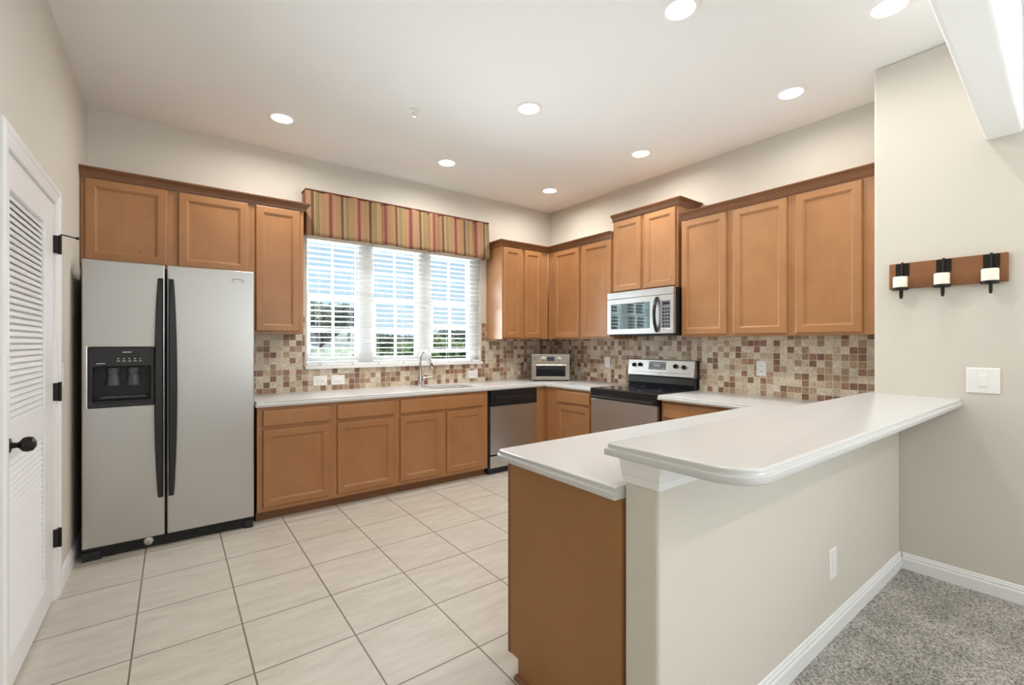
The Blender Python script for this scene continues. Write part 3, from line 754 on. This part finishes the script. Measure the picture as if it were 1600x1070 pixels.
# ------------------------------------------------------------------ dishwasher
t = thing('dishwasher', 'stainless dishwasher with black control panel below the counter', 'dishwasher', (2.905, 4.1, 0))
box('body', BLACKM, (2.585, 3.215, 3.875, 4.44, .02, .866), t)
box('control_panel', BLACK, (2.600, 3.212, 3.842, 3.8745, .705, .866), t, bevel=.005)
mb = MB(); mb.loft([[(x, 3.842, .800), (x, 3.835, .790), (x, 3.834, .752), (x, 3.842, .742)] for x in (2.66, 3.15)])
mb.build('handle_grip', BLACK, t, bevel=.002)
box('display_mark', MARK, (3.085, 3.125, 3.8405, 3.8425, .775, .785), t)
box('door', STEELH, (2.603, 3.210, 3.850, 3.8745, .205, .702), t, bevel=.004)
box('lower_panel', STEELH, (2.603, 3.210, 3.856, 3.8745, .066, .188), t, bevel=.003)
box('toe_kick', BLACKM, (2.600, 3.212, 3.885, 3.91, 0, .060), t)

# ------------------------------------------------------------------ range
t = thing('stove', 'black and stainless electric range with glass cooktop and rear controls', 'stove', (3.64, 2.745, 0))
ry0, ry1 = 2.364, 3.128
box('body', BLACKM, (3.36, XB - .012, ry0 + .004, ry1 - .004, .02, .895), t)
mb = MB(); mb.box(3.300, 3.905, ry0, ry1, .868, .916); mb.build('cooktop_frame', BLACK, t, bevel=.006, seg=3)
mb = MB(); mb.box(3.325, 3.895, ry0 + .02, ry1 - .02, .9155, .9180); gl = mb.build('glass_cooktop', GLASSB, t)
for cx_, cy_, r in ((3.47, 2.56, .10), (3.47, 2.94, .078), (3.74, 2.56, .078), (3.74, 2.94, .10)):
    mb = MB(); n = 40; A = [(cx_ + r * math.cos(k * math.tau / n), cy_ + r * math.sin(k * math.tau / n)) for k in range(n)]; Bq = [(cx_ + (r - .003) * math.cos(k * math.tau / n), cy_ + (r - .003) * math.sin(k * math.tau / n)) for k in range(n)]
    va = [mb.v(x, y, .9183) for x, y in A]; vb = [mb.v(x, y, .9183) for x, y in Bq]
    for k in range(n): mb.f([va[k], va[(k + 1) % n], vb[(k + 1) % n], vb[k]])
    mb.build('burner_ring', GREYP, gl)
box('front_rail', BLACK, (3.305, 3.36, ry0 + .003, ry1 - .003, .815, .866), t, bevel=.004)
od = box('oven_door', STEEL, (3.312, 3.36, ry0 + .003, ry1 - .003, .20, .812), t, bevel=.005)
mb = MB(); mb.loft([[(3.311, y, .850), (3.286, y, .846), (3.280, y, .836), (3.286, y, .826), (3.311, y, .822)] for y in (ry0 + .02, ry1 - .02)])
mb.build('oven_handle', BLACK, od, bevel=.002)
box('storage_drawer', STEEL, (3.316, 3.36, ry0 + .003, ry1 - .003, .05, .192), t, bevel=.004)
# backguard, control fascia tilted back
mb = MB(); mb.loft([[(3.895, y, .916), (3.885, y, .955), (3.905, y, 1.020), (3.958, y, 1.020), (3.958, y, .900), (3.895, y, .900)] for y in (ry0 + .008, ry1 + .006)]); mb.build('backguard', BLACK, t, bevel=.003)
mb = MB(); mb.loft([[(3.888, y, 1.0205), (3.882, y, 1.028), (3.905, y, 1.182), (3.912, y, 1.188), (3.944, y, 1.188), (3.944, y, 1.0205)] for y in (ry0 + .008, ry1 + .010)]); fas = mb.build('control_fascia', STEELH, t, bevel=.003)
mb = MB(); mb.box(3.9445, 3.958, ry0 - .004, ry1 + .008, .92, 1.186); mb.build('rear_cover', BLACKM, t)
def on_fascia(y, z): 
    q = (z - 1.028) / (1.182 - 1.028); return (3.882 + q * .023, y, z)
for y, z in ((3.060, 1.128), (2.985, 1.132), (2.570, 1.128), (2.480, 1.122)):
    x, _, _ = on_fascia(y, z); mb = MB(); mb.lathe([(.021, .001), (.021, -.010), (.017, -.022), (.001, -.024)], (x, y, z), 'x', 20); mb.box(x - .032, x - .02, y - .004, y + .004, z - .016, z + .016)
    mb.build('knob', BLACK, fas, smooth=True, angle=30)
mb = MB(); mb.loft([[(3.8825 + .0015 * 0 + (z - 1.028) * .149 - .0022, y, z) for z in (1.088, 1.168)] + [(3.8825 + (z - 1.028) * .149 + .003, y, z) for z in (1.168, 1.088)] for y in (2.680, 2.880)]); dsp = mb.build('clock_panel', GREYP, fas, bevel=.001)
mb = MB()
for i in range(6):
    for j in range(2):
        y = 2.695 + i * .031; z = 1.098 + j * .05; x = 3.8825 + (z - 1.028) * .149 - .0035
        mb.box(x, x + .002, y, y + .018, z, z + .008)
mb.box(3.8950 - .0025, 3.8975, 2.745, 2.815, 1.120, 1.140); mb.build('clock_markings', MARK, fas)
mb = MB(); mb.box(3.8825, 3.886, ry0 + .05, ry1 - .05, 1.0585, 1.061); mb.build('fascia_groove', BLACKM, fas)
mb = MB(); mb.tube([(3.881 + .001, 2.745 + .02 * math.cos(a), 1.042 + .006 * math.sin(a)) for a in [k * .35 for k in range(10)]], .002, 6); mb.build('emblem', CHROME, fas)

# ------------------------------------------------------------------ microwave
t = thing('microwave', 'stainless over-the-range microwave with black handle under the raised cabinet', 'microwave', (3.76, 2.755, 1.43))
my0, my1 = 2.362, 3.148
box('body', BLACKM, (3.585, XB - .012, my0 + .003, 3.134, 1.434, 1.857), t, bevel=.003)
box('top_grille', STEELH, (3.548, 3.584, my0, my1 - .02, 1.792, 1.857), t, bevel=.003)
mb = MB(faceB(3.584)); ring_plate(mb, (my0, my1 - .02, 1.440, 1.789), [(2.612, 3.080, 1.492, 1.738), (2.395, 2.486, 1.486, 1.735)], 0, .036); dr = mb.build('door', STEELH, t, bevel=.003)
box('door_glass', MWGLASS, (3.553, 3.575, 2.610, 3.082, 1.490, 1.740), dr)
box('keypad', GREYP, (3.553, 3.575, 2.393, 2.488, 1.484, 1.737), dr)
mb = MB()
for i in range(3):
    for j in range(6): mb.box(3.5515, 3.5535, 2.405 + i * .027, 2.423 + i * .027, 1.50 + j * .031, 1.516 + j * .031)
mb.build('keypad_markings', SCREEN, dr)
box('keypad_display', SCREEN, (3.5515, 3.5535, 2.405, 2.476, 1.70, 1.725), dr)
mb = MB(); rings = []
for k in range(17):
    q = k / 16; z = 1.452 + q * .325; out = 3.545 - .048 * math.sin(math.pi * q) ** .8
    rings.append([(out + .012, 2.535 + .016, z), (out + .012, 2.535 - .014, z), (out, 2.535 - .012, z), (out - .004, 2.535, z), (out, 2.535 + .014, z)])
mb.loft(rings); mb.build('handle', BLACK, dr, smooth=True, angle=50)
box('door_seam', BLACKM, (3.5475, 3.549, 2.507, 2.510, 1.442, 1.788), dr)
box('underside_vent', BLACKM, (3.60, 3.94, 2.40, 3.10, 1.427, 1.434), t)

# ------------------------------------------------------------------ toaster oven in the corner
cF = Vector((math.sin(YAW), math.cos(YAW))); cR = Vector((math.cos(YAW), -math.sin(YAW)))
tc_ = cF * 5.30 + cR * .452
def TT(p):   # local: u right along the front, w towards the viewer of the oven's front, z
    q = cF * (5.30 - p[1]) + cR * (.452 + p[0]); return (q.x, q.y, p[2])
t = thing('toaster_oven', 'stainless toaster oven with two dials on the corner of the counter', 'toaster oven', (tc_.x, tc_.y, .91))
mb = MB(TT); mb.box(-.220, .220, -.30, -.010, .925, 1.222); mb.build('body', TOAST, t, bevel=.008, seg=3)
mb = MB(TT); ring_plate(mb, (-.222, .222, .924, 1.112), [(-.170, .170, .965, 1.085)], -.010, .008); d_ = mb.build('door', TOAST, t, bevel=.003)
mb = MB(TT); mb.box(-.172, .172, -.006, .000, .963, 1.087); mb.build('glass', GLASSB, d_)
mb = MB(TT); mb.tube([(-.175, .030, 1.100), (.175, .030, 1.100)], .008, 10); mb.tube([(-.165, .0, 1.100), (-.165, .03, 1.100)], .006, 8); mb.tube([(.165, .0, 1.100), (.165, .03, 1.100)], .006, 8); mb.build('door_handle', CHROME, d_)
mb = MB(TT); mb.box(-.222, .222, -.010, .006, 1.116, 1.223); mb.build('control_panel', TOAST, t, bevel=.003)
mb = MB(TT); mb.box(-.042, .042, .006, .008, 1.145, 1.195); mb.build('display', SCREEN, t)
for u, r in ((-.090, .024), (.095, .020)):
    mb = MB(TT); mb.lathe([(r + .008, 0), (r + .008, .002), (r, .003), (r * .9, .018), (.001, .020)], (u, .006, 1.170), 'y', 20); mb.build('dial', CHROME, t, smooth=True, angle=30)
for u in (-.19, .19):
    for w in (-.03, -.27): MB(TT).lathe([(.012, .0005), (.014, .015)], (u, w, .910), 'z', 10).build('foot', BLACKM, t)
mb = MB(TT); mb.box(-.205, -.170, .006, .0072, 1.150, 1.200); mb.build('sticker', GREYP, t)

# ------------------------------------------------------------------ blinds and valance
t = thing('window_blinds', 'white horizontal blinds with open slats over the kitchen window', 'blinds', (1.93, 4.50, 1.15))
mb = MB(); bx0_, bx1_ = WX0 + .006, WX1 - .006
z = 1.205; n = 0
while z < 2.30:
    tilt = -.0030
    mb.loft([[(x, 4.478, z - tilt), (x, 4.500, z + .0018), (x, 4.522, z + tilt), (x, 4.522, z + tilt + .0026), (x, 4.500, z + .0046), (x, 4.478, z - tilt + .0026)] for x in (bx0_, bx1_)])
    z += .0505
mb.build('slats', BLIND, t)
mb = MB(); mb.box(bx0_, bx1_, 4.476, 4.524, 2.315, 2.357); mb.build('head_rail', BLIND, t)
mb = MB(); mb.box(bx0_, bx1_, 4.474, 4.526, 1.143, 1.162); br = mb.build('bottom_rail', BLIND, t, bevel=.003)
xs = [1.10, 1.40, 1.66, 1.93, 2.20, 2.46, 2.76]
for x in xs: MB().lathe([(.006, 0), (.006, -.003), (.001, -.004)], (x, 4.474, 1.152), 'y', 10).build('rail_button', GREYP, br)
mb = MB()
for x in xs:
    for y in (4.477, 4.523): mb.tube([(x, y, 1.16), (x, y, 2.32)], .0011, 5)
mb.build('ladder_cords', BLIND, t)
mb = MB(); mb.tube([(1.075, 4.468, 2.32), (1.075, 4.466, 1.62)], .0012, 5); mb.lathe([(.001, .03), (.005, .022), (.007, 0), (.001, -.001)], (1.075, 4.466, 1.59), 'z', 10)
mb.tube([(1.062, 4.468, 2.32), (1.062, 4.466, 1.48)], .0012, 5); mb.lathe([(.001, .03), (.005, .022), (.007, 0), (.001, -.001)], (1.062, 4.466, 1.45), 'z', 10); mb.build('pull_cord', BLIND, t)

def valance():
    t = thing('window_valance', 'striped gold, red and brown box-pleated valance over the window', 'valance', (1.92, 4.40, 2.32))
    yv = 4.325; x0, x1 = .944, 2.895; zt = 2.722
    me_b = bmesh.new(); uvl = me_b.loops.layers.uv.new('UVMap')
    # plan outline: left return, front with inverted pleats, right return ; s = running fabric length (for stripes)
    pts = []
    def add(x, y, u): pts.append((x, y, u))
    n = 6
    for k in range(n + 1): add(x0, YA - .003 - (YA - .003 - yv) * k / n, x0 - .12 + .12 * k / n)
    pleats = [1.525, 1.64, 2.135, 2.26, 2.70]
    x = x0; u = x0
    N = 240
    for k in range(1, N):
        x = x0 + (x1 - x0) * k / N
        dmin = min(abs(x - p) for p in pleats)
        y = yv + .022 * math.exp(-(dmin / .012) ** 2) + .005 * math.sin(x * 31) + .003 * math.sin(x * 53 + 1)
        add(x, y, x)
    for k in range(n + 1): add(x1, yv + (YA - .003 - yv) * k / n, x1 + .12 * k / n)
    rows = 10; grid = []
    for r in range(rows + 1):
        q = r / rows; ring = []
        for x, y, u in pts:
            low = 2.315 + .006 * math.sin(x * 9)
            if 1.525 < x < 1.64 or 2.135 < x < 2.26: low -= .012
            zz = zt + (low - zt) * q
            flare = q * .020 * (1 if y < YA - .05 else 0)
            yy = y - flare * (1 if yv - .01 < y < yv + .03 else 0) - q * .006 * math.sin(x * 22)
            if y > yv + .03: yy = y
            xx = x + (.006 * q if x == x1 else 0)
            ring.append((me_b.verts.new((xx, yy, zz)), u, zz))
        grid.append(ring)
    for a, b in zip(grid[:-1], grid[1:]):
        for i in range(len(a) - 1):
            f = me_b.faces.new([a[i][0], a[i + 1][0], b[i + 1][0], b[i][0]])
            for lp, (vv, u, zz) in zip(f.loops, (a[i], a[i + 1], b[i + 1], b[i])): lp[uvl].uv = (u, zz)
            f.smooth = True
    bmesh.ops.recalc_face_normals(me_b, faces=me_b.faces[:])
    org = ORG[t]
    for v in me_b.verts: v.co -= org
    me = bpy.data.meshes.new('fabric'); me_b.to_mesh(me); me_b.free(); me.materials.append(VALF)
    o = bpy.data.objects.new('fabric', me); COL.objects.link(o); o.parent = t; ORG[o] = org
    s = o.modifiers.new('thick', 'SOLIDIFY'); s.thickness = .003
    mb = MB(); mb.tube([(x0 - .002, YA - .006, zt + .002), (x0 - .002, yv - .002, zt + .002), (x1 + .002, yv - .002, zt + .002), (x1 + .002, YA - .006, zt + .002)], .007, 8); mb.build('piping', GOLD, t)
    mb = MB(); mb.box(x0 + .004, x1 - .004, yv + .040, YA - .003, zt - .02, zt - .004); mb.build('top_board', WHITE, t)
valance()

# ------------------------------------------------------------------ outlets and switches
def plate(name, label, cat, T, u, z, w, h, kind, group=None):
    p = T((u, 0, z)); t = thing(name, label, cat, p, group)
    mb = MB(T); mb.loft([rect(u - w / 2, u + w / 2, z - h / 2, z + h / 2, .0003), rect(u - w / 2, u + w / 2, z - h / 2, z + h / 2, .003), rect(u - w / 2, u + w / 2, z - h / 2, z + h / 2, .006, .004)]); mb.build('wall_plate', WHITE, t)
    hz = w > h
    if kind == 'outlet':
        for s in (-1, 1):
            du, dz = (s * .022, 0) if hz else (0, s * .022)
            mb = MB(T)
            mb.lathe([(.015, .006), (.015, .008), (.001, .0085)], (u + du, 0, z + dz), 'y', 20); r = mb.build('receptacle', WHITE, t)
            mb = MB(T)
            for q in (-1, 1):
                a, b = (0, q * .006) if hz else (q * .006, 0)
                ww, hh = (.005, .0012) if hz else (.0012, .005)
                mb.box(u + du + a - ww, u + du + a + ww, .0086, .0092, z + dz + b - hh, z + dz + b + hh)
            mb.build('slots', BLACKM, r)
    elif kind == 'rocker':
        mb = MB(T); a, b = (.033, .016) if hz else (.016, .033)
        if hz and cat == 'switch' and h > .1: a, b = .016, .033
        mb.loft([rect(u - a, u + a, z - b, z + b, .005), rect(u - a, u + a, z - b, z + b, .008, 0), rect(u - a, u + a, z - b, z + b, .0095, .003)]); mb.build('rocker', WHITE, t)
    return t
TA = faceA(YA - .0080); TB = faceB(XB - .0080)
plate('power_outlet', 'white horizontal outlet on the mosaic left of the faucet', 'outlet', TA, 1.097, 1.003, .125, .092, 'outlet')
plate('light_switch', 'white horizontal switch plate on the mosaic, between outlet and faucet', 'switch', TA, 1.259, 1.003, .125, .092, 'rocker')
plate('power_outlet', 'white horizontal outlet on the mosaic right of the faucet', 'outlet', TA, 2.771, .995, .125, .092, 'outlet')
plate('light_switch', 'white switch on the mosaic between toaster oven and stove', 'switch', TB, 3.490, 1.135, .080, .125, 'rocker')
plate('power_outlet', 'white upright outlet on the mosaic right of the stove', 'outlet', TB, 1.800, 1.140, .080, .125, 'outlet')
plate('power_outlet', 'white outlet low on the beige half wall under the bar', 'outlet', faceA(.795), 2.440, .335, .085, .135, 'rocker')
plate('light_switch', 'white wall switch plate below the candle board', 'switch', faceB(XW), .443, 1.148, .128, .138, 'rocker')
plate('light_switch', 'white switch between the louvered door and the refrigerator', 'switch', faceW(XL), 3.52, 1.18, .085, .13, 'rocker')

# ------------------------------------------------------------------ candle board
t = thing('candle_sconce', 'rustic wooden board with three black iron candle hooks on the beige wall', 'candle holder', (XW, .5935, 1.675))
box('board', BOARD, (XW - .022, XW - .0005, .347, .840, 1.676, 1.829), t, bevel=.003)
def candle_hook(y, label):
    p = MB()
    for s in (-1, 1):
        p.box(XW - .026, XW - .022, y + s * .018 - .013, y + s * .018 + .013, 1.752, 1.826)
        for zz in (1.765, 1.813): p.lathe([(.003, 0), (.003, -.002), (.001, -.003)], (XW - .026, y + s * .020, zz), 'x', 8)
    p.tube([(XW - .030, y, 1.745), (XW - .030, y, 1.832)], .006, 10)
    h = p.build('bracket', IRON, t)
    q = MB(); pts = [(XW - .034, y, 1.80), (XW - .036, y, 1.65)]
    for k in range(9):
        a = math.pi * k / 8; pts.append((XW - .036 - .017 * (1 - math.cos(a)), y, 1.640 - .022 * math.sin(a)))
    pts.append((XW - .070, y, 1.665)); q.tube(pts, .0055, 8); q.build('hook', IRON, h)
    c = (XW - .072, y, 1.664); q = MB(); q.lathe([(.001, 0), (.034, 0), (.038, .004), (.038, .0155), (.001, .0155)], c, 'z', 24); q.build('cup', IRON, h, smooth=True, angle=40)
    e = thing('candle', label, 'candle', (c[0], c[1], c[2] + .016), 'ivory candles on the board')
    q = MB(); q.lathe([(.001, .0), (.0335, .0), (.0335, .060), (.031, .063), (.026, .060), (.001, .058)], (c[0], c[1], c[2] + .016), 'z', 28); q.build('wax', WAX, e, smooth=True, angle=40)
    q = MB(); q.tube([(c[0], c[1], c[2] + .072), (c[0] + .001, c[1], c[2] + .082)], .001, 6); q.build('wick', BLACKM, e)
candle_hook(.776, 'ivory candle at the left end of the wooden board, nearest the cabinets')
candle_hook(.595, 'middle ivory candle on the wooden board')
candle_hook(.408, 'ivory candle at the right end of the wooden board, above the switch')

# ------------------------------------------------------------------ ceiling fixtures
CANS = [(.662, 3.805, 'recessed ceiling light above the refrigerator'), (2.075, 3.808, 'recessed ceiling light nearest the window valance'), (3.375, 3.815, 'recessed ceiling light nearest the back right corner'),
        (2.075, 2.572, 'recessed ceiling light near the sprinkler, above the middle of the kitchen floor'), (3.375, 2.580, 'recessed ceiling light in front of the raised microwave cabinet'),
        (3.380, 1.343, 'recessed ceiling light above the single-door wall cabinet end', 5.5), (2.078, 1.344, 'recessed ceiling light cut by the top edge above the peninsula'),
        (2.913, .700, 'recessed ceiling light beside the white beam', 3.0)]
def can(x, y, label, power=CAN_POWER):
    t = thing('recessed_light', label, 'ceiling light', (x, y, H), 'recessed ceiling lights')
    mb = MB(); mb.lathe([(.072, -.002), (.074, -.006), (.092, -.004), (.094, -.0005), (.072, -.0005)], (x, y, H), 'z', 32); mb.build('trim_ring', CANTRIM, t, smooth=True)
    mb = MB(); mb.lathe([(.001, -.0035), (.0725, -.0035), (.0725, -.001), (.001, -.001)], (x, y, H), 'z', 32); mb.build('diffuser', LAMP, t)
    a = area_light('bulb', (0, 0, -.012), (0, 0, 0), .14, .14, power, (1, .965, .92), 'DISK', t, spread=170)
for c in CANS: can(*c)
can(.8, -1.6, 'added unseen fill light over the dining floor behind the viewpoint'); can(2.6, -1.6, 'added unseen fill light over the carpet behind the viewpoint')  # two cans added out of view to fill the room with light
t = thing('fire_sprinkler', 'small fire sprinkler head on the ceiling', 'sprinkler', (1.42, 3.10, H))
mb = MB(); mb.lathe([(.001, 0), (.036, 0), (.036, -.006), (.012, -.010), (.008, -.020), (.001, -.020)], (1.42, 3.10, H), 'z', 20); mb.build('escutcheon', WHITE, t, smooth=True, angle=30)
mb = MB(); mb.tube([(1.412, 3.10, H - .018), (1.405, 3.10, H - .03), (1.42, 3.10, H - .045)], .002, 6); mb.tube([(1.428, 3.10, H - .018), (1.435, 3.10, H - .03), (1.42, 3.10, H - .045)], .002, 6)
mb.lathe([(.001, 0), (.014, 0), (.014, -.002), (.001, -.002)], (1.42, 3.10, H - .045), 'z', 14); mb.build('deflector', CHROME, t)

# ------------------------------------------------------------------ outdoors
struct(box('ground', GRASS, (-60, 120, YA + .2, 160, -.45, -.25)))
def crown_mesh(c, rx, ry, rz, n, size, rnd, lobes=14):
    mb = MB()
    L = [Vector((rnd.uniform(-.65, .65), rnd.uniform(-.65, .65), rnd.uniform(-.6, .7))) for _ in range(lobes)]
    for _ in range(n):
        l = rnd.choice(L); d = Vector((rnd.gauss(0, 1), rnd.gauss(0, 1), rnd.gauss(0, 1))).normalized() * (.36 * rnd.uniform(.75, 1.05))
        p = Vector(((l.x + d.x) * rx + c[0], (l.y + d.y) * ry + c[1], (l.z + d.z) * rz + c[2]))
        a = Vector((rnd.gauss(0, 1), rnd.gauss(0, 1), rnd.gauss(0, 1))).normalized(); b = a.orthogonal().normalized(); s = size * rnd.uniform(.5, 1.2)
        v = [mb.v(*(p + a * s)), mb.v(*(p + b * s * .5)), mb.v(*(p - a * s)), mb.v(*(p - b * s * .5))]; mb.f(v)
    return mb
rnd = random.Random(3)
def tree(label, x, y, h, r, m, cat='tree', name='tree', squash=1.0):
    t = thing(name, label, cat, (x, y, -.25), 'trees and shrubs beyond the lawn')
    base = .10 if name == 'shrub' else .30
    zc = -.25 + h * (base + (1 - base) / 2)
    crown_mesh((x, y, zc), r, r * .8, h * (1 - base) / 2, 2600, r * .07 + .04, rnd).build('foliage', m, t)
    mb = MB(); mb.tube([(x, y, -.25), (x + .1, y, zc * .6), (x, y, zc)], [r * .06 + .03, r * .045 + .02, .02], 8); mb.build('trunk', BARK, t, smooth=True)
def at(px, dist):
    q = cF * dist + cR * ((px - 800) / 709 * dist); return q.x, q.y
for px, dist, h, r, m, name, lab in [
    (500, 27, 4.0, 3.0, LEAFD, 'tree', 'dark tree seen through the left window unit'),
    (545, 34, 3.2, 2.4, LEAFD, 'tree', 'smaller dark tree right of the tallest one, in the left window unit'),
    (486, 17, 1.45, 1.4, LEAF, 'shrub', 'green shrub low in the left window unit'),
    (552, 21, 1.45, 1.3, LEAFY, 'shrub', 'bright green shrub at the right of the left window unit'),
    (605, 44, 2.6, 2.6, LEAFD, 'tree', 'distant dark tree in the middle window unit'),
    (594, 17, 1.1, 1.0, LEAFY, 'shrub', 'yellow-green shrub in the middle window unit'),
    (642, 24, 1.8, 1.7, LEAF, 'shrub', 'green shrub at the right of the middle window unit'),
    (690, 30, 2.2, 2.0, LEAF, 'shrub', 'pale green shrub in the right window unit'),
    (722, 38, 2.9, 2.0, LEAFD, 'tree', 'distant tree at the right of the right window unit'),
    (660, 60, 3.0, 6.0, LEAFD, 'tree', 'far wide tree line behind the middle of the window'),
    (750, 78, 3.6, 6.0, LEAFD, 'tree', 'far wide tree line at the right side of the window'),
    (552, 80, 3.4, 7.0, LEAFD, 'tree', 'far wide tree line at the left side of the window')]:
    x, y = at(px, dist); tree(lab, x, y, h, r, m, 'tree' if name == 'tree' else 'shrub', name)
